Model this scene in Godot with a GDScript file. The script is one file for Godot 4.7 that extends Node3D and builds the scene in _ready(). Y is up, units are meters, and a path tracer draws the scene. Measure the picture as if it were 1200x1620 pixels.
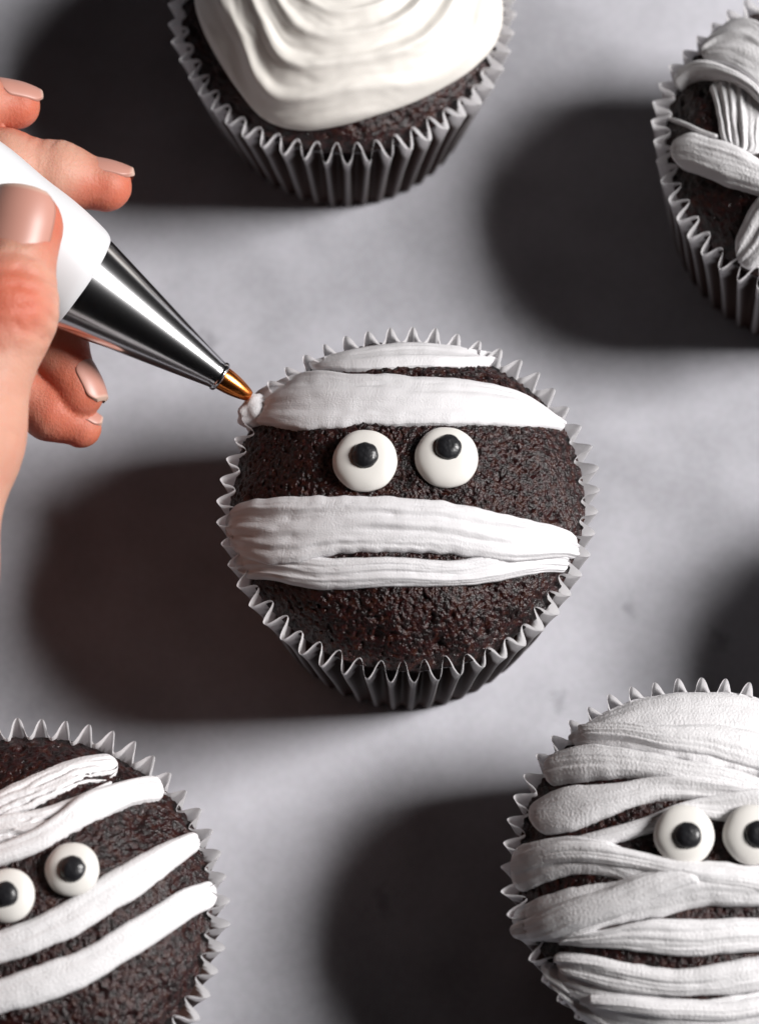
extends Node3D
# Shapes below are laid out in millimetres (MM turns them into metres).
const MM := 0.001

var mat := {}
var taken := {}

# ---------------------------------------------------------------- helpers

func numbered(called: String) -> String:
	var n: int = taken.get(called, 0)
	taken[called] = n + 1
	return called if n == 0 else "%s_%03d" % [called, n]

func thing(called: String, label: String, category: String, at_mm: Vector3, group := "") -> Node3D:
	var o := Node3D.new()
	o.name = numbered(called)
	o.position = at_mm * MM
	o.set_meta("label", label)
	o.set_meta("category", category)
	if group != "":
		o.set_meta("group", group)
	add_child(o, true)
	return o

func part(called: String, mesh: Mesh, m: Material, parent: Node, label := "") -> MeshInstance3D:
	var o := MeshInstance3D.new()
	o.name = called
	o.mesh = mesh
	o.material_override = m
	if label != "":
		o.set_meta("label", label)
	parent.add_child(o, true)
	return o

func noise(sd: int, freq: float, kind := FastNoiseLite.TYPE_SIMPLEX_SMOOTH, octaves := 1) -> FastNoiseLite:
	var n := FastNoiseLite.new()
	n.seed = sd
	n.frequency = freq
	n.noise_type = kind
	n.fractal_type = FastNoiseLite.FRACTAL_FBM if octaves > 1 else FastNoiseLite.FRACTAL_NONE
	n.fractal_octaves = octaves
	return n

# A sheet of nu x nv points (index i * nv + j). round_u joins the last row to the first. out_sign 1 where Tu x Tv points outward.
func sheet(v: PackedVector3Array, nu: int, nv: int, round_u := false, out_sign := 1, cols := PackedColorArray(), uvs := PackedVector2Array()) -> ArrayMesh:
	var idx := PackedInt32Array()
	var nor := PackedVector3Array()
	nor.resize(v.size())
	var last := nu if round_u else nu - 1
	for i in last:
		var i2 := (i + 1) % nu
		for j in nv - 1:
			var a := i * nv + j
			var b := i2 * nv + j
			var c := b + 1
			var d := a + 1
			var n := (v[c] - v[a]).cross(v[d] - v[b]) * float(out_sign)
			nor[a] += n
			nor[b] += n
			nor[c] += n
			nor[d] += n
			if out_sign > 0:
				idx.append_array([a, c, b, a, d, c])
			else:
				idx.append_array([a, b, c, a, c, d])
	var pts := PackedVector3Array()
	pts.resize(v.size())
	for k in v.size():
		nor[k] = nor[k].normalized() if nor[k].length_squared() > 1e-20 else Vector3.UP
		pts[k] = v[k] * MM
	var arr := []
	arr.resize(Mesh.ARRAY_MAX)
	arr[Mesh.ARRAY_VERTEX] = pts
	arr[Mesh.ARRAY_NORMAL] = nor
	arr[Mesh.ARRAY_INDEX] = idx
	if cols.size():
		arr[Mesh.ARRAY_COLOR] = cols
	if uvs.size():
		arr[Mesh.ARRAY_TEX_UV] = uvs
	var m := ArrayMesh.new()
	m.add_surface_from_arrays(Mesh.PRIMITIVE_TRIANGLES, arr)
	return m

# Turned about an axis: profile points are (distance along the axis, radius), smoothed where dense.
func lathe(prof: PackedVector2Array, from: Vector3, axis: Vector3, seg: int, wob: FastNoiseLite = null, amp := 0.0) -> ArrayMesh:
	var a := axis.normalized()
	var x := a.cross(Vector3.UP if absf(a.y) < 0.9 else Vector3.RIGHT).normalized()
	var y := a.cross(x)
	var v := PackedVector3Array()
	for i in seg:
		var t := TAU * i / seg
		var dir := x * cos(t) + y * sin(t)
		for p in prof:
			var q := from + a * p.x + dir * p.y
			if wob:
				q += dir * (wob.get_noise_3dv(q) * amp * minf(1.0, p.y))
			v.append(q)
	return sheet(v, seg, prof.size(), true, 1 if x.cross(y).dot(a) * (prof[prof.size() - 1].x - prof[0].x) > 0.0 else -1)

# Extra points along a profile, with rounded corners (Chaikin).
func soften(p: PackedVector2Array, times: int) -> PackedVector2Array:
	for k in times:
		var q := PackedVector2Array([p[0]])
		for i in p.size() - 1:
			q.append(p[i].lerp(p[i + 1], 0.25))
			q.append(p[i].lerp(p[i + 1], 0.75))
		q.append(p[p.size() - 1])
		p = q
	return p

func spline(k: PackedFloat32Array, width: int, t: float, c: int) -> float:
	# Catmull-Rom through the rows of k (width numbers each), column c, t from 0 to 1
	var n := k.size() / width
	var f := t * (n - 1)
	var i := mini(int(f), n - 2)
	f -= i
	var p1 := k[i * width + c]
	var p2 := k[(i + 1) * width + c]
	var p0 := k[(i - 1) * width + c] if i > 0 else 2.0 * p1 - p2
	var p3 := k[(i + 2) * width + c] if i < n - 2 else 2.0 * p2 - p1
	return 0.5 * (2.0 * p1 + (p2 - p0) * f + (2.0 * p0 - 5.0 * p1 + 4.0 * p2 - p3) * f * f + (3.0 * p1 - p0 - 3.0 * p2 + p3) * f * f * f)

# ---------------------------------------------------------------- materials

func grain_texture(sd: int, freq: float, kind: int, octaves: int, size := 512) -> NoiseTexture2D:
	var t := NoiseTexture2D.new()
	var n := FastNoiseLite.new()
	n.seed = sd
	n.frequency = freq
	n.noise_type = kind
	n.fractal_type = FastNoiseLite.FRACTAL_FBM
	n.fractal_octaves = octaves
	t.width = size
	t.height = size
	t.seamless = true
	t.noise = n
	return t

func triplanar(m: StandardMaterial3D, repeat_mm: float) -> void:
	m.uv1_triplanar = true
	m.uv1_world_triplanar = true
	m.uv1_scale = Vector3.ONE * (1000.0 / repeat_mm)

func relief(m: StandardMaterial3D, t: Texture2D, depth_mm: float, repeat_mm: float) -> void:
	m.heightmap_enabled = true
	m.heightmap_texture = t
	m.heightmap_scale = depth_mm * 0.1
	triplanar(m, repeat_mm)

func plain(r: float, g: float, b: float, rough: float) -> StandardMaterial3D:
	var m := StandardMaterial3D.new()
	m.albedo_color = Color(r, g, b).linear_to_srgb()
	m.roughness = rough
	return m

func make_materials() -> void:
	var m := plain(1, 1, 1, 0.32)
	m.vertex_color_use_as_albedo = true
	m.metallic_specular = 0.45
	relief(m, grain_texture(5, 0.04, FastNoiseLite.TYPE_CELLULAR, 3), 0.24, 8.0)
	mat.cake = m

	m = plain(0.66, 0.65, 0.665, 0.62)
	m.metallic_specular = 0.35
	relief(m, grain_texture(8, 0.035, FastNoiseLite.TYPE_SIMPLEX_SMOOTH, 4), 0.07, 8.0)
	mat.frosting = m
	m = plain(0.70, 0.69, 0.70, 0.66)
	m.metallic_specular = 0.3
	relief(m, grain_texture(18, 0.03, FastNoiseLite.TYPE_SIMPLEX_SMOOTH, 4), 0.115, 9.0)
	mat.grainy_frosting = m

	m = plain(0.71, 0.68, 0.635, 0.45)
	m.metallic_specular = 0.4
	mat.cream = m

	m = plain(1, 1, 1, 0.6)
	m.vertex_color_use_as_albedo = true
	m.metallic_specular = 0.3
	m.backlight_enabled = true
	m.backlight = Color(1.0, 1.0, 1.0)
	mat.paper = m

	m = plain(0.69, 0.67, 0.635, 0.36)
	mat.candy = m
	m = plain(0.012, 0.012, 0.014, 0.36)
	relief(m, grain_texture(9, 0.02, FastNoiseLite.TYPE_SIMPLEX_SMOOTH, 2), 0.1, 14.0)
	mat.pupil = m

	m = plain(0.61, 0.615, 0.63, 0.42)
	m.metallic_specular = 0.4
	mat.bag = m

	m = plain(0.70, 0.70, 0.71, 0.17)
	m.metallic = 1.0
	mat.steel = m
	m = plain(0.86, 0.27, 0.065, 0.22)
	m.metallic = 1.0
	mat.copper = m

	m = plain(1, 1, 1, 0.52)
	m.vertex_color_use_as_albedo = true
	m.metallic_specular = 0.34
	m.subsurf_scatter_enabled = true
	m.subsurf_scatter_strength = 0.28
	relief(m, grain_texture(12, 0.035, FastNoiseLite.TYPE_CELLULAR, 3), 0.11, 10.0)
	mat.skin = m
	m = plain(1, 1, 1, 0.42)
	m.vertex_color_use_as_albedo = true
	mat.nail = m

func table_material() -> StandardMaterial3D:
	# worn grey plaster: broad cloudy patches, finer mottling, a few dark smudges
	var size := 1024
	var img := Image.create(size, size, false, Image.FORMAT_RGB8)
	var broad := noise(595, 0.011, FastNoiseLite.TYPE_SIMPLEX_SMOOTH, 3)
	var mid := noise(32, 0.05, FastNoiseLite.TYPE_SIMPLEX_SMOOTH, 3)
	var fine := noise(33, 0.4, FastNoiseLite.TYPE_SIMPLEX, 2)
	var smudges := [Vector3(61.5, 15.0, 2.6), Vector3(-4.5, 67.0, 2.8), Vector3(30.0, 28.0, 2.0), Vector3(-40.0, -48.0, 2.4), Vector3(22.0, -55.0, 2.2), Vector3(44.0, 8.0, 2.0)]
	for y in size:
		for x in size:
			var px := (x + 0.5) / size * 600.0 - 300.0
			var pz := (y + 0.5) / size * 600.0 - 300.0
			var v := 0.43 + 0.15 * broad.get_noise_2d(px, pz) + 0.06 * mid.get_noise_2d(px, pz) + 0.02 * fine.get_noise_2d(px, pz)
			if absf(px) < 80.0 and absf(pz) < 80.0:
				for s in smudges:
					var d: float = Vector2(px - s.x, (pz - s.y) * 0.7).length() / s.z + mid.get_noise_2d(px * 5.0, pz * 5.0) * 0.9
					if d < 1.0:
						v *= 0.72 + 0.28 * d if d > 0.0 else 0.72
			img.set_pixel(x, y, Color(v * 0.98, v * 0.975, v * 1.055).linear_to_srgb())
	var m := StandardMaterial3D.new()
	m.albedo_texture = ImageTexture.create_from_image(img)
	m.roughness = 0.7
	m.metallic_specular = 0.3
	return m

# ribbons: [thickness, grooves, groove depth, torn, [centre x, z, across x, across z, ...]]
const RIBBONS := {
	"center": [
		[1.2, 2.2, 0.3, 0.0, [-18, -26.9, 1.3, 2.1, -12.3, -27, 1.3, 5.7, -6.6, -27.3, 0.9, 7.1, -0.8, -27.5, 0.4, 7.6, 5.1, -27.8, -0.2, 7.4, 10.9, -28.2, -0.6, 6.2, 16.8, -29.2, -0.9, 2.9]],
		[1.8, 2.6, 0.5, 0.0, [-29.2, -19.8, -1.2, 7.1, -19.6, -18.3, -0.7, 14.5, -9.7, -16.7, -1.2, 12.2, 0.1, -16.1, -1.6, 11.2, 9.9, -16.1, -2, 10.4, 19.7, -16.1, -2.2, 8.7, 28.8, -14.8, -0.4, 2.3]],
		[1.7, 2.6, 0.5, 0.0, [-31.1, 11.9, 2.1, 4.9, -20.9, 15, 1.5, 6.2, -11, 16.8, 1.2, 5.5, -1.2, 17.4, 0.9, 5.2, 8.5, 16.6, 0.5, 4.5, 18.4, 14.7, 0.3, 5.1, 28.6, 12.3, 0, 3.9]],
		[1.9, 3.4, 0.7, 0.0, [-32.8, 4.6, 0.3, 8.5, -22.4, 7.9, -0.4, 12.4, -11.9, 8.5, -0.7, 10.7, -1.4, 8.6, -0.8, 10.2, 9, 9.2, -0.8, 9.4, 19.5, 9.9, -0.7, 8.1, 30.2, 9.1, -0.1, 4.5]],
	],
	"br": [
		[2.0, 2.6, 0.4, 0.0, [-22.4, -22.5, 2.5, 2.1, -14.4, -24.3, 3.4, 9.6, -5.8, -24.4, 2.9, 15.1, 3.1, -23.8, 2.2, 17.8, 12, -22.6, 1.5, 18.8, 20.9, -20.6, 1.4, 17.9, 30, -18.6, 2.4, 15]],
		[1.7, 1.8, 0.4, 0.0, [-20.5, -23.4, 0.9, 2.8, -13.5, -22.4, 0.8, 3.5, -6.6, -20.6, 0.5, 4.4, 0.5, -19.8, 0.1, 6.1, 7.6, -18.8, -0.2, 6.9, 14.7, -17.3, -0.5, 7.3, 22, -16.1, -1, 7.9]],
		[2.6, 2.2, 0.5, 0.0, [-27, -17.7, -1.6, 5.9, -19.4, -17.5, -0.6, 6.6, -11.4, -15.9, -0.5, 4.8, -3.3, -14.2, -0.4, 4.4, 4.7, -12.3, -0.4, 4.3, 12.8, -10.6, -0.3, 4.3, 21.2, -9.4, -0.4, 4.3]],
		[1.8, 1.8, 0.3, 0.0, [-30.1, -8.6, 1.3, 6.6, -23.4, -9.7, 1.3, 8.3, -16.5, -10.4, 0.3, 6, -9.5, -11.2, -0.5, 4.2, -2.4, -10.5, -1, 2.9, 4.8, -9.8, -1.5, 2.2, 12.1, -8.9, -2.1, 1.8]],
		[1.6, 1.6, 0.25, 0.0, [-21.4, -2.6, 6.4, 1.9, -15.5, -3.7, 4.7, 2, -9.6, -5.3, 3, 1.9, -3.7, -7.4, 1.3, 2.3, 2.4, -7.8, -0.7, 4.3, 8.7, -8.4, -2.5, 3.9, 15, -8.5, -4.2, 2.4]],
		[2.2, 2.4, 0.5, 0.0, [-25.2, 13.8, -2.2, 1.4, -17.9, 14.3, -1.8, 3.2, -10.5, 14.5, -1.4, 5.6, -3.1, 14.5, -1.1, 6.3, 4.5, 14.3, -0.8, 5.9, 12.2, 13.8, -0.5, 5.6, 20.1, 13, -0.1, 5.5]],
		[2.0, 2.0, 0.35, 0.0, [-33.6, 0.2, -0.1, 9.2, -25.8, -0.4, -0.2, 7.5, -17.6, 0.9, -0.5, 6, -9.5, 3.5, -0.4, 5.8, -1.1, 5.1, -0.4, 6, 7.5, 6.1, -0.3, 5.7, 16.3, 6.3, -0.2, 5.4]],
		[1.9, 2.0, 0.4, 0.0, [-33.2, 9.1, 0.4, 5.3, -25, 9.8, 0.6, 8.8, -16.7, 8.8, 0.2, 7.5, -8.2, 7.3, 0.1, 8.2, 0.4, 5.8, -0.1, 7.8, 9.2, 5.7, -0.2, 7.3, 18.3, 4.6, -0.3, 7.8]],
		[1.5, 1.4, 0.3, 0.0, [-32.7, 11.2, 0.9, 2.5, -27.8, 11.1, 1.8, 4.5, -22.9, 10.2, 2.4, 5, -18.1, 8.8, 2.9, 4.7, -13.2, 7.2, 3.2, 4.1, -8.3, 5.8, 3.4, 3.2, -3.2, 4.5, 3.8, 2.4]],
		[1.3, 1.6, 0.3, 0.0, [-32.7, -0.5, -0.4, 3.9, -24.7, -0.4, -0.4, 3.9, -16.5, 0.4, -0.4, 3.6, -8.5, 2.7, -0.2, 3.2, -0.4, 4.4, -0.3, 3.6, 7.8, 5.8, -0.2, 3.5, 16.2, 6.7, -0.1, 3.1]],
		[2.4, 2.6, 0.45, 0.0, [-27.5, 19, 4.2, 5.9, -20.9, 23.9, 2, 7.9, -13.2, 26.9, 1.4, 8.5, -5.1, 28, 1.2, 7.8, 3.2, 27.9, 1, 7.8, 11.7, 27.2, 0.8, 8, 20.5, 26.2, 0.6, 8.3]],
		[1.5, 1.6, 0.3, 0.0, [-19.9, 22.9, 1.5, 1.9, -13.5, 24.3, 1.2, 2.5, -7, 25.5, 1, 2.5, -0.4, 25.9, 0.8, 2.4, 6.3, 25.3, 0.5, 2.3, 13.2, 24.6, 0.3, 2.5, 20.4, 23.7, 0.2, 2.6]],
		[2.2, 2.4, 0.4, 0.0, [-25.9, 16.9, 2.3, 3.5, -18.6, 19.3, 1.6, 4.9, -11.1, 21.1, 1.3, 4.5, -3.6, 21.9, 1, 4.4, 4.1, 21, 0.8, 5.4, 12, 20.1, 0.4, 5.4, 20.2, 19.1, 0.1, 5.2]],
	],
	"bl": [
		[1.1, 2.0, 0.2, 0.25, [-13.6, -12.9, 0.5, 5.7, -8.9, -15.2, 0.6, 5.6, -4.3, -17.6, 0.8, 5.6, 0.6, -19.7, 1.2, 6.4, 5.3, -22.1, 1.4, 6.4, 10, -24.8, 1.3, 6.1, 15, -26.6, 1.6, 6.3]],
		[1.1, 2, 0.3, 0.3, [-13.2, -7.7, 0.3, 4.7, -8.7, -9.8, 0.1, 4.8, -4.2, -12.1, -0, 5, 0.7, -13.3, -0.2, 5.2, 5.3, -15.3, -0.6, 5, 9.7, -17.9, -1.2, 4.4, 14, -20.9, -1.9, 3.5]],
		[1.8, 1.6, 0.25, 0.0, [-13, -3.8, 0.2, 3.8, -6.7, -6.2, 0.4, 3.7, -0.5, -8.7, 0.7, 3.9, 5.4, -11.9, 1.2, 4.4, 10.8, -16.2, 2, 5.3, 16.7, -19.9, 1.8, 4.4, 22.9, -22.6, 2, 5.1]],
		[1.8, 1.6, 0.22, 0.0, [-12.3, 12.4, 0.1, 5.3, -4.9, 9.3, 0.7, 5.7, 2.6, 6.4, 1.1, 5.8, 9.7, 2.7, 1.8, 6.3, 16.4, -1.9, 2.2, 6.4, 22.7, -7.5, 2, 5.7, 29.3, -13.3, 1.2, 3.4]],
		[1.7, 1.6, 0.22, 0.0, [-12.3, 19.8, -0, 4.7, -4.1, 17.4, 0.6, 5.5, 3.9, 14.9, 1.1, 6.3, 11.5, 11.5, 1.2, 6, 18.6, 6.9, 1.4, 5.9, 25.5, 1.6, 1.4, 5.6, 32.7, -3.7, 1, 4.7]],
	],
	"tr": [
		[1.6, 4, 0.8, 0.0, [-18.9, -9.3, 11.1, 5.2, -18.9, -6.5, 9.9, 4.7, -19, -3.8, 9, 4.4, -19, -1.3, 8.4, 4.2, -19, 1.3, 7.8, 4, -18.9, 3.7, 7.5, 3.9, -18.8, 6.1, 7.1, 3.9]],
		[2.6, 1.6, 0.25, 0.0, [-29.3, -13.2, -0.3, 4.1, -26.2, -14.6, -0.7, 3.9, -22.6, -13, -0.8, 3.6, -19.2, -10, -0.8, 3.2, -16.1, -6.6, -0.8, 2.7, -13.5, -2.9, -0.8, 2.5, -10.9, 0.6, -0.9, 2.3]],
		[2.2, 6, 0.6, 0.0, [-24.3, -18.3, -0.4, 4.3, -21.6, -19.1, 0.4, 9.6, -18.8, -19.3, 0.6, 15, -16.1, -18.2, 0.2, 18.6, -13.5, -15.2, -0.3, 18.7, -11.3, -11.8, -0.7, 18.4, -9, -8.8, -1.2, 18.4]],
		[1.2, 1, 0.1, 0.0, [-31.2, -5, 0.2, 1.1, -29.8, -3.5, 0, 1.2, -28.4, -2.1, -0.1, 1.2, -27.1, -0.7, -0.2, 1.2, -25.8, 0.6, -0.3, 1.1, -24.4, 1.7, -0.4, 0.9, -22.9, 2.7, -0.4, 0.8]],
		[2.6, 2, 0.3, 0.0, [-30.6, 2.8, 0.6, 5.6, -27.6, 4, 0.7, 8.6, -24.3, 6.3, 0.3, 8.6, -20.9, 8.4, -0.1, 8.6, -17.6, 10.4, -0.2, 7.8, -14.3, 12.3, -0.1, 6.7, -10.9, 14, -0.1, 5.8]],
		[2, 2.5, 0.5, 0.0, [-11.7, 16.3, 6.5, 4.6, -12.8, 18.1, 6.4, 5.3, -13.9, 19.8, 6.3, 5.9, -15.2, 21.4, 5.8, 6.1, -16.4, 22.9, 5.2, 6.2, -17.7, 24, 3.9, 5.6, -19.1, 25, 2.4, 4.8]],
	],
}

# ---------------------------------------------------------------- cupcakes

# A cupcake's numbers: rim radius, rim height, foot radius, cake radius, dome height.
class Cup:
	var at: Vector3
	var rim: float
	var high: float
	var foot: float
	var cake: float
	var swell: float
	var sd: int
	var lift: PackedFloat32Array     # what lies on the dome already, per half millimetre
	func _init(a: Vector3, r: float, h: float, f: float, c: float, s: float, k: int) -> void:
		at = a
		rim = r
		high = h
		foot = f
		cake = c
		swell = s
		sd = k
		lift.resize(160 * 160)
	func dome(r: float) -> float:
		var base := high - 3.5
		var t := r / cake
		if t < 0.97:
			return base + swell * pow(1.0 - pow(t, 2.2), 0.62)
		var g0 := swell * pow(1.0 - pow(0.97, 2.2), 0.62)
		var g1 := swell * pow(1.0 - pow(0.969, 2.2), 0.62)
		return base + g0 + (g0 - g1) / 0.001 * 0.6 * (t - 0.97)
	func normal(x: float, z: float) -> Vector3:
		var r := sqrt(x * x + z * z)
		if r < 0.05:
			return Vector3.UP
		var s := (dome(r + 0.05) - dome(r - 0.05)) / 0.1
		return Vector3(-s * x / r, 1.0, -s * z / r).normalized()
	func on(x: float, z: float, h: float) -> Vector3:
		return Vector3(x, dome(sqrt(x * x + z * z)), z) + normal(x, z) * h
	func cell(x: float, z: float) -> int:
		return clampi(int(x * 2.0 + 80.0), 0, 159) * 160 + clampi(int(z * 2.0 + 80.0), 0, 159)

func wrapper(c: Cup) -> ArrayMesh:
	var pleats := 51
	var per := 14
	var nu := pleats * per
	var nv := 20
	var rng := RandomNumberGenerator.new()
	rng.seed = 900 + c.sd
	var deep := PackedFloat32Array()
	var tall := PackedFloat32Array()
	var skew := PackedFloat32Array()
	for i in pleats:
		deep.append(rng.randf_range(0.78, 1.12))
		tall.append(rng.randf_range(-0.5, 0.5))
		skew.append(rng.randf_range(-0.35, 0.35))
	var wob := noise(c.sd + 40, 0.05)
	var v := PackedVector3Array()
	var col := PackedColorArray()
	for i in nu:
		var p := i / per
		var q := float(i % per) / per            # one pleat: q 0 = inner fold, 0.5 = outer fold
		var e := q * q * (3.0 - 2.0 * q)
		var dp := lerpf(deep[p], deep[(p + 1) % pleats], e)
		var th := TAU * (i + 0.0) / nu + TAU / pleats * 0.35 * sin(q * TAU) * 0.22 * skew[p]
		var w := -cos(q * TAU)
		w = w * 0.9 + 0.03 * cos(q * TAU * 2.0)
		w = signf(w) * pow(absf(w), 0.82) # broad inner fold, sharper outer one
		for j in nv:
			var t := float(j) / (nv - 1)
			var amp := (0.55 + 1.55 * pow(t, 1.1)) * dp
			var r0 := lerpf(c.foot, c.rim - 1.95, pow(t, 0.92)) + 0.35 * pow(t, 6.0)
			var r := r0 + amp * w + wob.get_noise_3d(cos(th) * 30.0, t * 20.0, sin(th) * 30.0) * 0.7 * t
			var y := c.high * t - maxf(w, -0.6) * 0.55 * t * t + (tall[p] * 0.5 * sin(q * PI)) * t * t
			if j == 0:
				y = 0.15
			v.append(Vector3(r * cos(th), y, r * sin(th)))
			# grease from the cake soaks the folds that touch it; the free rim and the proud folds stay white
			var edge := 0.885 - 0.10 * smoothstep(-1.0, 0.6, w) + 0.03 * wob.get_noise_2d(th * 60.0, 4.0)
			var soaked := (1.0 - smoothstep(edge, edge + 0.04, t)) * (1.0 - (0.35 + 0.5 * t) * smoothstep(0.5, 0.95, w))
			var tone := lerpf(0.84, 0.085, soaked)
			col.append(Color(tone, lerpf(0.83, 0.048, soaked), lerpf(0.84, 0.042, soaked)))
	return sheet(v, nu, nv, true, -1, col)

func cake_mesh(c: Cup, nr: int, nt: int) -> ArrayMesh:
	# rings from the crown to the edge, spaced evenly along the surface, then down inside the paper
	var prof := PackedVector2Array()
	var fine := PackedVector2Array()
	var far := PackedFloat32Array()
	var s := 0.0
	for k in 400:
		var r := c.cake * k / 399.0
		var p := Vector2(r, c.dome(r))
		if k:
			s += p.distance_to(fine[k - 1])
		fine.append(p)
		far.append(s)
	var at_k := 0
	for i in nr:
		var want := s * i / (nr - 1)
		while at_k < 398 and far[at_k + 1] < want:
			at_k += 1
		prof.append(fine[at_k].lerp(fine[at_k + 1], clampf((want - far[at_k]) / maxf(far[at_k + 1] - far[at_k], 1e-6), 0.0, 1.0)))
	var low := c.dome(c.cake)
	prof.append_array([Vector2(c.cake - 0.3, low - 1.2), Vector2(c.cake - 1.4, low - 3.0), Vector2(c.cake - 3.2, low - 6.0), Vector2(c.foot - 1.5, 1.0), Vector2(0.01, 1.0)])
	var lump := noise(c.sd, 0.07)
	var crumb := noise(c.sd + 1, 1.0, FastNoiseLite.TYPE_CELLULAR)
	var fine_n := noise(c.sd + 2, 1.1, FastNoiseLite.TYPE_SIMPLEX, 2)
	var pits := noise(c.sd + 3, 0.24)
	var tint := noise(c.sd + 4, 0.5, FastNoiseLite.TYPE_SIMPLEX, 3)
	var rng := RandomNumberGenerator.new()
	rng.seed = 70 + c.sd
	var col := PackedColorArray()
	var v := PackedVector3Array()
	var nv := prof.size()
	for i in nt:
		var th := TAU * i / nt
		for j in nv:
			var p := prof[j]
			var q := Vector3(p.x * cos(th), p.y, p.x * sin(th))
			if j < nr + 2:
				var n := c.normal(q.x, q.z)
				var d := lump.get_noise_3dv(q) * 0.7 * minf(1.0, p.x / 3.0)
				d += crumb.get_noise_3dv(q) * -0.27 + fine_n.get_noise_3dv(q) * 0.14 + rng.randf_range(-0.03, 0.03)
				d -= 0.55 * smoothstep(0.5, 0.8, pits.get_noise_3dv(q)) + 0.3 * smoothstep(0.3, 0.65, pits.get_noise_3dv(q * 3.3))
				q += n * d
			v.append(q)
			var red := clampf(0.35 + tint.get_noise_3dv(q) * 1.2 + rng.randf_range(-0.1, 0.1), 0.0, 1.0)
			col.append(Color(lerpf(0.011, 0.034, red), lerpf(0.0045, 0.009, red), lerpf(0.004, 0.0075, red)))
	return sheet(v, nt, nv, true, -1, col)

# One piped ribbon of frosting laid over the dome and over what lies there already.
# k: rows of centre x, z and the vector from its upper to its lower edge
func ribbon(c: Cup, k: PackedFloat32Array, thick: float, ridges: float, deep: float, ragged: float, sd: int) -> ArrayMesh:
	var length := 0.0
	var before := Vector2(k[0], k[1])
	for i in range(1, 41):
		var p := Vector2(spline(k, 4, i / 40.0, 0), spline(k, 4, i / 40.0, 1))
		length += p.distance_to(before)
		before = p
	var nu := clampi(int(length / 0.3), 40, 260)
	var nv := 34
	var jag := noise(sd, 0.13, FastNoiseLite.TYPE_SIMPLEX_SMOOTH, 2)
	var line := noise(sd + 1, 1.0, FastNoiseLite.TYPE_SIMPLEX_SMOOTH, 2)
	var lumps := noise(sd + 2, 0.11)
	var grain := noise(sd + 3, 0.75, FastNoiseLite.TYPE_SIMPLEX, 2)
	var tear := noise(sd + 4, 0.5, FastNoiseLite.TYPE_SIMPLEX, 2)
	var flat := PackedVector2Array()
	var rise := PackedFloat32Array()
	var off := PackedFloat32Array()
	for i in nu:
		var u := float(i) / (nu - 1)
		var m := Vector2(spline(k, 4, u, 0), spline(k, 4, u, 1))
		var w := Vector2(spline(k, 4, u, 2), spline(k, 4, u, 3))
		var reach := w.length() * 0.5
		var d0 := clampf(u * length / (reach * 0.6), 0.0, 1.0)
		var d1 := clampf((1.0 - u) * length / (reach * 0.6), 0.0, 1.0)
		var cap := sqrt(maxf(0.0, 1.0 - pow(1.0 - d0, 2.4))) * sqrt(maxf(0.0, 1.0 - pow(1.0 - d1, 2.4)))
		cap = maxf(cap, 0.2)
		for j in nv:
			# points gather towards the two edges
			var s := sin((float(j) / (nv - 1) - 0.5) * PI) * 0.55 + (float(j) / (nv - 1) - 0.5) * 0.9
			var side := 1.0 if s > 0.0 else -1.0
			var wide := cap * (1.0 + 0.06 * jag.get_noise_2d(u * length * 1.4, side * 40.0))
			var p := m + w * 0.5 * s * wide + w.normalized() * lumps.get_noise_2d(u * length * 0.5, 9.0) * 0.5
			var body := pow(maxf(0.0, 1.0 - pow(absf(s), 3.0)), 0.5)
			# grooves that the tip leaves along the stroke: they wander and fade
			var y := s * ridges + 0.25 * lumps.get_noise_2d(u * length * 0.35, 3.0)
			var g := line.get_noise_2d(y, u * length * 0.02)
			var groove := -pow(1.0 - absf(g), 5.0) * deep * 0.6 + line.get_noise_2d(y * 0.6 + 20.0, u * length * 0.012) * deep * 0.9
			var h := thick * body * (0.45 + 0.55 * cap) + groove * body + lumps.get_noise_2d(p.x * 2.0, p.y * 2.0) * 0.07 * body + grain.get_noise_2dv(p) * 0.008
			if ragged > 0.0:
				h -= ragged * smoothstep(0.12, 0.45, tear.get_noise_2d(u * length * 0.16, s * 4.6)) * thick * 3.5 * smoothstep(-0.9, 0.6, s)
			if j == 0 or j == nv - 1:
				h = -0.7
			flat.append(p)
			rise.append(h)
			off.append(c.lift[c.cell(p.x, p.y)])
	# it sags softly over what lies below
	for times in 7:
		var soft := off.duplicate()
		for i in nu:
			for j in nv:
				var a := 0.0
				var n := 0
				for di in [-4, -2, 0, 2, 4]:
					for dj in [-2, 0, 2]:
						var ii: int = clampi(i + di, 0, nu - 1)
						var jj: int = clampi(j + dj, 0, nv - 1)
						a += off[ii * nv + jj]
						n += 1
				soft[i * nv + j] = a / n
		off = soft
	var v := PackedVector3Array()
	for i in flat.size():
		var h := rise[i] + minf(off[i], 3.4) * 0.85
		v.append(c.on(flat[i].x, flat[i].y, h))
	for i in flat.size():
		var h := rise[i] + minf(off[i], 3.4) * 0.85
		var at_cell := c.cell(flat[i].x, flat[i].y)
		for near in [at_cell, mini(at_cell + 1, 25599), mini(at_cell + 160, 25599), mini(at_cell + 161, 25599)]:
			c.lift[near] = maxf(c.lift[near], h)
	return sheet(v, nu, nv, false, -1)

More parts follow.
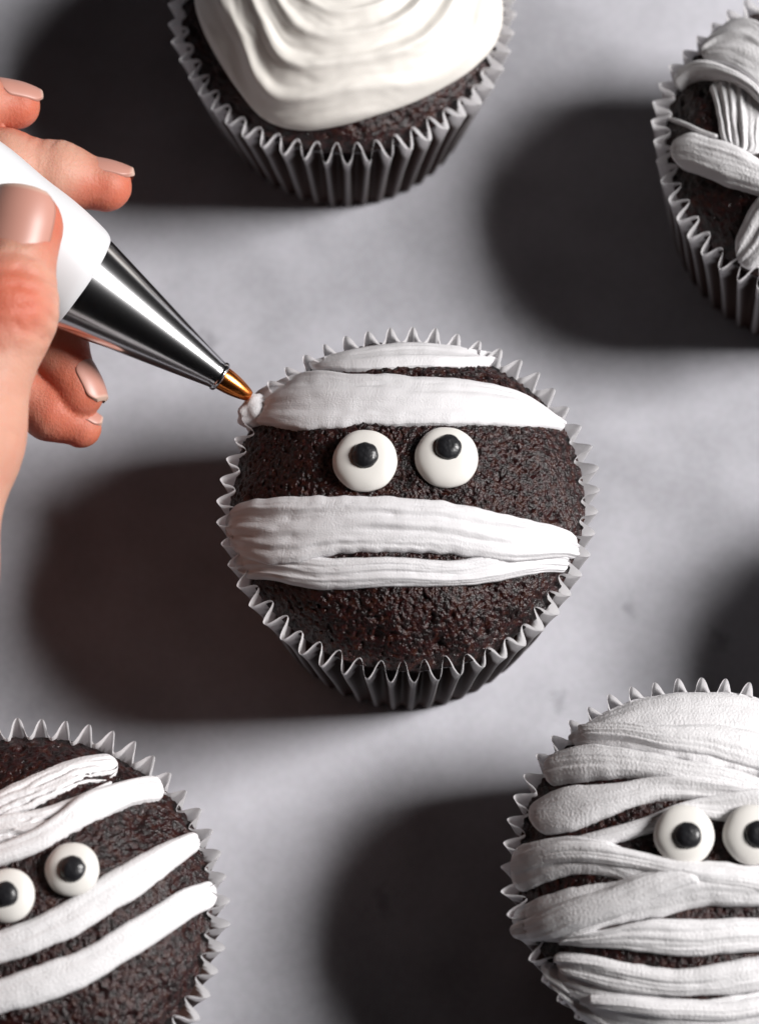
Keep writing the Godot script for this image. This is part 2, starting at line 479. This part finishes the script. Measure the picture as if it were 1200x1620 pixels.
func candy_eye(c: Cup, owner_node: Node3D, where: Vector2, look: Vector2, r: float, pr: float, lifted: float) -> void:
	var n := c.normal(where.x, where.y).lerp(Vector3(0, 1, 0.25).normalized(), 0.5).normalized()
	var o := Node3D.new()
	o.name = "candy_eye"
	o.position = c.on(where.x, where.y, lifted) * MM
	owner_node.add_child(o, true)
	var prof := soften(PackedVector2Array([Vector2(-0.3, 0.01), Vector2(-0.3, r * 0.86), Vector2(0.5, r), Vector2(1.3, r), Vector2(2.25, r * 0.84), Vector2(2.9, r * 0.5), Vector2(3.05, 0.01)]), 3)
	var disc := part("candy_disc", lathe(prof, Vector3.ZERO, n, 72, noise(c.sd + 60, 0.25), 0.12), mat.candy, o)
	var flat := Vector3(look.x - where.x, 0.0, look.y - where.y)
	flat -= n * flat.dot(n)
	var hp := 3.0 * (1.0 - 0.5 * pow(flat.length() / r, 2.0)) - 0.2
	var pp := soften(PackedVector2Array([Vector2(-0.4, 0.01), Vector2(-0.4, pr), Vector2(0.35, pr), Vector2(0.95, pr * 0.86), Vector2(1.4, pr * 0.5), Vector2(1.5, 0.01)]), 3)
	var dot := part("pupil", lathe(pp, Vector3.ZERO, n, 48, noise(c.sd + 61 + int(where.x), 0.6), 0.12), mat.pupil, o)
	dot.position = (flat + n * hp) * MM

func swirl_frosting(c: Cup) -> ArrayMesh:
	# a spatula's swirl: outline through measured radii, strokes that turn about the middle
	var edge := PackedFloat32Array([31.2, 31, 29.6, 28, 27.2, 27.1, 28.1, 29.5, 29.9, 28.5, 27.8, 28.1, 28.9, 28.8, 29, 29.5, 30, 30.4, 30.2, 30, 30.4, 30.8, 31, 31.2])
	var nt := 360
	var nr := 110
	var warp := noise(71, 0.045)
	var small := noise(72, 0.16, FastNoiseLite.TYPE_SIMPLEX_SMOOTH, 2)
	var v := PackedVector3Array()
	for i in nt:
		var th := TAU * i / nt
		var f := th / TAU * 24.0
		var a := int(f) % 24
		var e := f - int(f)
		var ro := cubic_interpolate(edge[a], edge[(a + 1) % 24], edge[(a + 23) % 24], edge[(a + 2) % 24], e)
		for j in nr:
			var t := pow(float(j) / (nr - 1), 0.8)
			var r := t * ro
			var x := r * cos(th)
			var z := r * sin(th)
			var body := pow(maxf(0.0, 1.0 - pow(t, 5.0)), 0.55)
			var ph := r * 0.24 + th / TAU * 2.0 + warp.get_noise_2d(x * 0.7, z * 0.7) * 0.85
			var saw := ph - floorf(ph)
			var stroke := pow(0.5 - 0.5 * cos((saw * 0.72 / 0.62 if saw < 0.62 else 0.72 + (saw - 0.62) * 0.28 / 0.38) * TAU), 1.3)
			var fine_ph := ph * 2.7 + warp.get_noise_2d(x * 2.0 + 50.0, z * 2.0) * 0.8
			var fade := 0.5 + 0.5 * smoothstep(-0.35, 0.3, warp.get_noise_2d(x * 0.7 + 90.0, z * 0.7) - cos(th) * 0.25)
			var h := 5.2 * body + (1.0 - t) * 3.0 + (stroke * 1.5 - 0.6) * body * fade + 0.06 * sin(fine_ph * TAU) * body * fade + small.get_noise_2d(x, z) * 0.12 * body
			if j == nr - 1:
				h = -0.7
			v.append(c.on(x, z, h))
	return sheet(v, nt, nr, true, -1)

func cupcake(c: Cup, label: String, group: String, nr: int, nt: int) -> Node3D:
	var o := thing("cupcake", label, "cupcake", c.at, group)
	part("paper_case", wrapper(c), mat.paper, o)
	part("cake", cake_mesh(c, nr, nt), mat.cake, o)
	return o

# ---------------------------------------------------------------- the hand: one distance field, meshed as surface nets

const CELL := 0.62
var lo := Vector3.ZERO
var dims := Vector3i.ZERO
var field := PackedFloat32Array()
var ruddy := PackedFloat32Array()

func soft_min(a: float, b: float, k: float) -> float:
	var h := clampf(0.5 + 0.5 * (b - a) / k, 0.0, 1.0)
	return lerpf(b, a, h) - k * h * (1.0 - h)

# Adds a chain of tapered bones: rows of Vector4(x, y, z, radius). Joints bulge a little; k joins it to what is there.
func add_chain(bones: Array, k_in: float, k_out: float, slim: float, crease: FastNoiseLite) -> void:
	var b_lo := Vector3.INF
	var b_hi := -Vector3.INF
	for b in bones:
		var p := Vector3(b.x, b.y, b.z)
		b_lo = b_lo.min(p - Vector3.ONE * (b.w + 4.0))
		b_hi = b_hi.max(p + Vector3.ONE * (b.w + 4.0))
	var i0 := Vector3i(((b_lo - lo) / CELL).floor()).clamp(Vector3i.ZERO, dims - Vector3i.ONE)
	var i1 := Vector3i(((b_hi - lo) / CELL).ceil()).clamp(Vector3i.ZERO, dims - Vector3i.ONE)
	var pa := PackedVector3Array()
	var pd := PackedVector3Array()
	var ra := PackedFloat32Array()
	var rd := PackedFloat32Array()
	var inv := PackedFloat32Array()
	for n in bones.size() - 1:
		var a := Vector3(bones[n].x, bones[n].y, bones[n].z)
		var d := Vector3(bones[n + 1].x, bones[n + 1].y, bones[n + 1].z) - a
		pa.append(a)
		pd.append(d)
		inv.append(1.0 / d.length_squared())
		ra.append(bones[n].w)
		rd.append(bones[n + 1].w - bones[n].w)
	var nb := pa.size()
	for z in range(i0.z, i1.z + 1):
		for y in range(i0.y, i1.y + 1):
			var row := (z * dims.y + y) * dims.x
			for x in range(i0.x, i1.x + 1):
				var p := lo + Vector3(x, y, z) * CELL
				var best := 1e9
				for n in nb:
					var q := p - pa[n]
					var t := clampf(q.dot(pd[n]) * inv[n], 0.0, 1.0)
					var d := (q - pd[n] * t).length() - ra[n] - rd[n] * t + slim * 4.0 * t * (1.0 - t)
					if n == 0:
						best = d
					elif d < best + k_in:
						best = soft_min(best, d, k_in)
				if best < 5.0:
					if crease and best < 2.0 and best > -2.0:
						best += crease.get_noise_3dv(p) * 0.08
					var at := row + x
					field[at] = soft_min(field[at], best, k_out) if field[at] < 50.0 else best

func hand_mesh(folds: Array, redder: Array) -> ArrayMesh:
	# folds: [point, direction, reach, wavelength, depth] ; redder: Vector4(x, y, z, reach)
	var nx := dims.x
	var ny := dims.y
	var nz := dims.z
	for f in folds:
		var p0: Vector3 = f[0]
		var dir: Vector3 = f[1].normalized()
		var reach: float = f[2]
		var wig := noise(int(reach * 10.0), 0.16, FastNoiseLite.TYPE_SIMPLEX_SMOOTH, 2)
		var a0 := Vector3i(((p0 - Vector3.ONE * reach - lo) / CELL).floor()).clamp(Vector3i.ZERO, dims - Vector3i.ONE)
		var a1 := Vector3i(((p0 + Vector3.ONE * reach - lo) / CELL).ceil()).clamp(Vector3i.ZERO, dims - Vector3i.ONE)
		for z in range(a0.z, a1.z + 1):
			for y in range(a0.y, a1.y + 1):
				for x in range(a0.x, a1.x + 1):
					var at := (z * ny + y) * nx + x
					if absf(field[at]) > 2.5:
						continue
					var p := lo + Vector3(x, y, z) * CELL
					var r := (p - p0).length() / reach
					if r < 1.0:
						var s := (p - p0).dot(dir) / float(f[3]) + wig.get_noise_3dv(p) * 0.4
						field[at] += float(f[4]) * pow(absf(cos(s * PI)), 3.0) * (1.0 - r * r) * (0.6 + 0.8 * wig.get_noise_3dv(p * 0.6 + Vector3.ONE * 40.0))
	var ids := {}
	var v := PackedVector3Array()
	var nor := PackedVector3Array()
	var col := PackedColorArray()
	var idx := PackedInt32Array()
	var blotch := noise(77, 0.12, FastNoiseLite.TYPE_SIMPLEX_SMOOTH, 3)
	var sx := 1
	var sy := nx
	var sz := nx * ny
	var corner := [0, sx, sy, sx + sy, sz, sx + sz, sy + sz, sx + sy + sz]
	for z in nz - 1:
		for y in ny - 1:
			var row := (z * ny + y) * nx
			for x in nx - 1:
				var o := row + x
				var f0 := field[o]
				if absf(f0) > 2.5:
					continue
				var inside := 0
				for c in 8:
					if field[o + corner[c]] < 0.0:
						inside += 1
				if inside == 0 or inside == 8:
					continue
				var sum := Vector3.ZERO
				var n := 0
				for c in 8:
					for axis in 3:
						if c & (1 << axis):
							continue
						var c2: int = c | (1 << axis)
						var fa := field[o + corner[c]]
						var fb := field[o + corner[c2]]
						if (fa < 0.0) != (fb < 0.0):
							var q := Vector3(c & 1, (c >> 1) & 1, (c >> 2) & 1)
							q[axis] += fa / (fa - fb)
							sum += q
							n += 1
				var g := Vector3.ZERO
				for c in 8:
					var fv := field[o + corner[c]]
					g += Vector3(fv if c & 1 else -fv, fv if c & 2 else -fv, fv if c & 4 else -fv)
				var p := lo + (Vector3(x, y, z) + sum / n) * CELL
				ids[o] = v.size()
				v.append(p * MM)
				nor.append(g.normalized())
				var red := 0.0
				for r in redder:
					red = maxf(red, 1.0 - smoothstep(0.35, 1.0, p.distance_to(Vector3(r.x, r.y, r.z)) / r.w))
				red = clampf(red + blotch.get_noise_3dv(p) * 0.3, 0.0, 1.0)
				col.append(Color(lerpf(0.50, 0.47, red), lerpf(0.265, 0.13, red), lerpf(0.195, 0.08, red)))
	for o in ids:
		var fo := field[o]
		# the three edges that leave this cell's low corner
		for axis in 3:
			var step: int = [sx, sy, sz][axis]
			var fb := field[o + step]
			if (fo < 0.0) == (fb < 0.0):
				continue
			var s1: int = [sy, sz, sx][axis]
			var s2: int = [sz, sx, sy][axis]
			if not (ids.has(o - s1) and ids.has(o - s2) and ids.has(o - s1 - s2)):
				continue
			var a: int = ids[o]
			var b: int = ids[o - s1]
			var c: int = ids[o - s1 - s2]
			var d: int = ids[o - s2]
			if fo < 0.0:
				idx.append_array([a, c, b, a, d, c])
			else:
				idx.append_array([a, b, c, a, c, d])
	var arr := []
	arr.resize(Mesh.ARRAY_MAX)
	arr[Mesh.ARRAY_VERTEX] = v
	arr[Mesh.ARRAY_NORMAL] = nor
	arr[Mesh.ARRAY_COLOR] = col
	arr[Mesh.ARRAY_INDEX] = idx
	var m := ArrayMesh.new()
	m.add_surface_from_arrays(Mesh.PRIMITIVE_TRIANGLES, arr)
	return m

# A curved plate on the back of a fingertip. tip: centre of the end ball, along: towards the tip, up: the way the nail faces.
func nail_mesh(tip: Vector3, along: Vector3, up: Vector3, r: float, back: float, ahead: float, arc: float) -> ArrayMesh:
	var a := along.normalized()
	var n := (up - a * up.dot(a)).normalized()
	var b := a.cross(n)
	var nu := 28
	var nv := 26
	var v := PackedVector3Array()
	var col := PackedColorArray()
	for i in nu:
		var t := float(i) / (nu - 1)
		var along_mm := lerpf(-back, ahead, t)
		var round_end := sqrt(maxf(0.0, 1.0 - pow(1.0 - minf(1.0, t / 0.3), 2.2))) * (1.0 - 0.45 * pow(maxf(0.0, (t - 0.72) / 0.28), 2.5))
		var dip := -0.55 * pow(maxf(0.0, t - 0.45) / 0.55, 2.0) * ahead * 0.35 - 0.25 * pow(1.0 - t, 6.0)
		for j in nv:
			var s := clampf((float(j) - 1.0) / (nv - 3) * 2.0 - 1.0, -1.0, 1.0)
			var ph := s * arc * maxf(round_end, 0.02)
			var rr := r + 0.22 + dip - 0.17 * pow(absf(s), 4.0)
			if j == 0 or j == nv - 1 or i == 0 or i == nu - 1:
				rr -= 0.8
			v.append(tip + a * along_mm + n * (rr * cos(ph)) + b * (rr * sin(ph)))
			var white := smoothstep(0.9, 0.95, t)
			col.append(Color(lerpf(0.45, 0.53, white), lerpf(0.22, 0.37, white), lerpf(0.175, 0.30, white)))
	return sheet(v, nu, nv, false, -1, col)

func build_hand() -> void:
	var thumb := [Vector4(-68.6, 80, -35.7, 7.5), Vector4(-71.3, 79.5, -20, 8.9), Vector4(-78.0, 75, 2.3, 10.2), Vector4(-87.0, 70, 26.5, 15), Vector4(-102, 60, 52, 19)]
	var index := [Vector4(-73.6, 57, -72.3, 4.5), Vector4(-82.5, 60, -71.6, 6.3), Vector4(-97, 64, -65, 7.2), Vector4(-116, 70, -37, 9)]
	var middle := [Vector4(-56.7, 52, -58.0, 4.9), Vector4(-65.5, 54, -59, 6.3), Vector4(-75, 56, -59.4, 7.2), Vector4(-87, 59, -50, 7.5), Vector4(-113, 66, -28, 9)]
	var knuckle: Vector4 = middle[middle.size() - 1]
	var ring := [Vector4(-61.6, 41, -20.6, 5.0), Vector4(-66.6, 43, -30, 6.2), Vector4(-79, 46, -38, 7.0), Vector4(-112, 60, -17, 9)]
	var pinky := [Vector4(-61.3, 37, -15.0, 3.9), Vector4(-66.8, 39, -17.2, 5.0), Vector4(-77, 42, -24, 6.0), Vector4(-110, 56, -6, 8)]
	var heel := Vector4(-118, 58, 55, 15)
	lo = Vector3(-142, 28, -86)
	var hi := Vector3(-46, 96, 96)
	dims = Vector3i(((hi - lo) / CELL).ceil())
	field.resize(dims.x * dims.y * dims.z)
	field.fill(99.0)
	var skin := noise(50, 0.35, FastNoiseLite.TYPE_SIMPLEX_SMOOTH, 2)
	add_chain([index[3], heel, Vector4(-120, 56, 84, 17)], 6.0, 6.0, 0.0, null)
	add_chain([knuckle, heel], 6.0, 8.0, 0.0, null)
	add_chain([ring[3], heel], 6.0, 8.0, 0.0, null)
	add_chain([pinky[3], heel], 6.0, 8.0, 0.0, null)
	add_chain(index, 2.5, 0.9, 0.35, skin)
	add_chain(middle, 2.5, 0.9, 0.35, skin)
	add_chain(ring, 2.5, 0.9, 0.35, skin)
	add_chain(pinky, 2.5, 0.6, 0.3, skin)
	add_chain(thumb, 5.0, 5.0, 0.5, skin)
	var folds := [
		[Vector3(-68, 87, -20), Vector3(0.15, 0, 1), 13.0, 3.3, 0.8],
		[Vector3(-68, 84, 4), Vector3(0.5, 0, 1), 15.0, 6.0, 0.25],
		[Vector3(-66, 59, -64), Vector3(1, 0, 0.1), 7.0, 2.2, 0.3],
		[Vector3(-62, 48, -28), Vector3(0.4, 0, 1), 6.0, 2.0, 0.3],
	]
	var redder := [Vector4(-57, 50, -56, 13), Vector4(-73, 56, -71, 13), Vector4(-61, 40, -20, 17), Vector4(-61, 36, -15, 15), Vector4(-68.6, 80, -37, 15), Vector4(-70, 86, -19, 11)]
	var o := thing("hand", "hand holding the white piping bag, thumb over it and fingertips curled behind", "hand", Vector3.ZERO)
	part("skin", hand_mesh(folds, redder), mat.skin, o)
	part("fingernail", nail_mesh(Vector3(-68.6, 80, -35.7), Vector3(0.18, 0.06, -0.98), Vector3(-0.12, 0.95, 0.3), 7.5, 6.6, 5.9, 1.1), mat.nail, o)
	part("fingernail", nail_mesh(Vector3(-73.6, 57, -72.3), Vector3(0.9, -0.43, 0), Vector3(0.5, 0.2, -0.8), 4.5, 5.0, 4.4, 1.2), mat.nail, o)
	part("fingernail", nail_mesh(Vector3(-56.7, 52, -58), Vector3(0.96, -0.2, 0.1), Vector3(0.1, 0.25, -0.95), 4.9, 6.2, 4.9, 1.2), mat.nail, o)
	part("fingernail", nail_mesh(Vector3(-61.6, 41, -20.6), Vector3(0.45, -0.2, 0.87), Vector3(0.9, 0.3, -0.35), 5.0, 5.0, 3.9, 1.1), mat.nail, o)
	part("fingernail", nail_mesh(Vector3(-61.3, 37, -15), Vector3(0.88, -0.33, 0.33), Vector3(0.3, 0.35, -0.85), 3.9, 4.0, 3.2, 1.1), mat.nail, o)

func build_piping_bag() -> void:
	var o := thing("piping_bag", "white piping bag with a long steel nozzle, held over the middle cupcake", "piping bag", Vector3(-60.2, 57, -35.5))
	var tip := Vector3(-28, 41, -18.6) - Vector3(-60.2, 57, -35.5)
	var axis := tip.normalized()
	var wob := noise(61, 0.05)
	var bag := soften(PackedVector2Array([Vector2(0.4, 0.01), Vector2(0.3, 8.8), Vector2(0.2, 9.7), Vector2(-0.7, 10.5), Vector2(-2.6, 11.0), Vector2(-10, 11.5), Vector2(-30, 13.2), Vector2(-60, 17), Vector2(-80, 20), Vector2(-92, 12), Vector2(-96, 0.01)]), 3)
	part("bag", lathe(bag, Vector3.ZERO, axis, 120, wob, 0.9), mat.bag, o)
	var cone := PackedVector2Array()
	for i in 30:
		cone.append(Vector2(lerpf(-1.0, 30.6, i / 29.0), lerpf(9.95, 2.75, i / 29.0)))
	cone.append_array([Vector2(30.8, 2.95), Vector2(31.2, 3.0), Vector2(31.5, 2.85), Vector2(31.6, 2.5), Vector2(31.4, 1.8), Vector2(31.0, 0.01)])
	var nozzle := part("nozzle", lathe(cone, Vector3.ZERO, axis, 128), mat.steel, o)
	var spout := soften(PackedVector2Array([Vector2(31.0, 2.3), Vector2(32.5, 2.3), Vector2(35.0, 1.95), Vector2(37.2, 1.35), Vector2(38.0, 1.0), Vector2(38.0, 0.8), Vector2(37.0, 0.5)]), 2)
	part("spout", lathe(spout, Vector3.ZERO, axis, 64), mat.copper, nozzle)

# ---------------------------------------------------------------- the scene

func _ready() -> void:
	# camera
	var cam := Camera3D.new()
	cam.name = "camera"
	cam.position = Vector3(-0.0052, 0.5575, 0.1968)
	cam.rotation = Vector3(deg_to_rad(-69.48), 0, 0)
	cam.near = 0.05
	cam.far = 10.0
	var lens := CameraAttributesPhysical.new()
	lens.frustum_focal_length = 12.0 / tan(0.3395 / 2.0)
	lens.frustum_focus_distance = 0.548
	lens.frustum_near = 0.05
	lens.frustum_far = 10.0
	lens.exposure_aperture = 7.5
	cam.attributes = lens
	cam.fov = rad_to_deg(0.3395)
	add_child(cam)
	cam.current = true

	# the dim room
	var env := Environment.new()
	env.background_mode = Environment.BG_COLOR
	env.background_color = Color(0.002, 0.0018, 0.002).linear_to_srgb()
	env.tonemap_mode = Environment.TONE_MAPPER_LINEAR
	env.tonemap_exposure = 1.0
	env.sdfgi_enabled = true
	env.ssao_enabled = true
	env.ssil_enabled = true
	var world := WorldEnvironment.new()
	world.name = "room_air"
	world.environment = env
	add_child(world)

	# one soft window light from the right
	var lamp := AreaLight3D.new()
	lamp.name = "window_light"
	lamp.area_size = Vector2(0.39, 0.39)
	lamp.light_energy = 3.35
	lamp.light_color = Color(1.0, 0.99, 0.985)
	lamp.area_range = 4.0
	lamp.shadow_enabled = true
	add_child(lamp)
	lamp.look_at_from_position(Vector3(0.985, 0.85, -0.062), Vector3(0, 0.03, 0))

	make_materials()

	# the surface
	var table := MeshInstance3D.new()
	table.name = "table_surface"
	var slab := BoxMesh.new()
	slab.size = Vector3(0.6, 0.03, 0.6)
	var plane := PackedVector3Array()
	var uv := PackedVector2Array()
	for i in 2:
		for j in 2:
			plane.append(Vector3(i * 600.0 - 300.0, 0, j * 600.0 - 300.0))
			uv.append(Vector2(i, j))
	table.mesh = sheet(plane, 2, 2, false, -1, PackedColorArray(), uv)
	table.material_override = table_material()
	table.set_meta("kind", "structure")
	add_child(table)
	var under := part("table_underside", slab, plain(0.4, 0.4, 0.41, 0.8), table)
	under.position.y = -0.0152

	# cupcakes
	var middle := Cup.new(Vector3(0, 0, 1.8), 35, 43, 27, 32.4, 14, 1)
	var far := Cup.new(Vector3(-12.5, 0, -105.8), 34.5, 37, 26, 32, 12, 2)
	var near_left := Cup.new(Vector3(-67.4, 0, 77.8), 35.6, 38, 27, 32.4, 14, 3)
	var near_right := Cup.new(Vector3(52.3, 0, 69.6), 35.4, 38, 27, 32.6, 14, 4)
	var far_right := Cup.new(Vector3(83, 0, -74.9), 35, 38, 27, 32.4, 13, 5)
	var aside := Cup.new(Vector3(121, 0, 21), 35, 38, 27, 32.4, 13, 6)
	var mummy := "chocolate cupcakes wrapped in white frosting bandages"

	var o := cupcake(middle, "chocolate cupcake in the middle, being piped with white bands, two candy eyes looking up", mummy, 180, 680)
	dress(middle, o, "center", 100)
	part("frosting_dab", dab(), mat.frosting, o)
	candy_eye(middle, o, Vector2(-7.7, -3.3), Vector2(-7.6, -3.8), 5.85, 2.45, 0.3)
	candy_eye(middle, o, Vector2(6.9, -3.9), Vector2(7.0, -5.3), 5.75, 2.45, 0.3)

	o = cupcake(near_left, "chocolate cupcake with slanting white bandage stripes and two candy eyes, under the hand's wrist", mummy, 130, 500)
	dress(near_left, o, "bl", 200)
	candy_eye(near_left, o, Vector2(8.7, -4.8), Vector2(8.8, -4.6), 4.7, 2.3, 0.9)
	candy_eye(near_left, o, Vector2(-2.0, -0.1), Vector2(-2.2, -0.1), 4.7, 2.3, 0.9)

	o = cupcake(near_right, "cupcake almost covered by thick overlapping white frosting bandages, candy eyes peeping out", mummy, 130, 500)
	dress(near_right, o, "br", 300)
	candy_eye(near_right, o, Vector2(-4.4, -2.5), Vector2(-3.9, -2.1), 5.3, 2.4, 1.4)
	candy_eye(near_right, o, Vector2(7.3, -2.6), Vector2(7.9, -2.4), 5.3, 2.4, 1.4)

	o = cupcake(far_right, "cupcake with crossing grooved white bands, at the right edge behind the middle cupcake", mummy, 110, 420)
	dress(far_right, o, "tr", 400)

	o = cupcake(far, "chocolate cupcake topped with a smooth swirl of cream frosting", "", 110, 420)
	part("frosting_swirl", swirl_frosting(far), mat.cream, o)

	cupcake(aside, "plain chocolate cupcake without frosting, beside the middle cupcake", "", 60, 240)

	build_piping_bag()
	build_hand()

func dress(c: Cup, o: Node3D, which: String, sd: int) -> void:
	var n := 0
	for r in RIBBONS[which]:
		n += 10
		part("frosting_band", ribbon(c, PackedFloat32Array(r[4]), r[0], r[1], r[2], r[3], sd + n), mat.frosting if which == "center" else mat.grainy_frosting, o)

func dab() -> ArrayMesh:
	var v := PackedVector3Array()
	var lump := noise(90, 0.25, FastNoiseLite.TYPE_SIMPLEX_SMOOTH, 2)
	for i in 48:
		for j in 25:
			var th := TAU * i / 48.0
			var ph := PI * j / 24.0
			var d := Vector3(sin(ph) * cos(th), cos(ph), sin(ph) * sin(th))
			v.append(Vector3(-27.6, 40.9, -18.0) + Vector3(d.x * 3.9, d.y * 2.3, d.z * 3.5) * (1.0 + 0.35 * lump.get_noise_3dv(d * 3.0)))
	return sheet(v, 48, 25, true, -1)
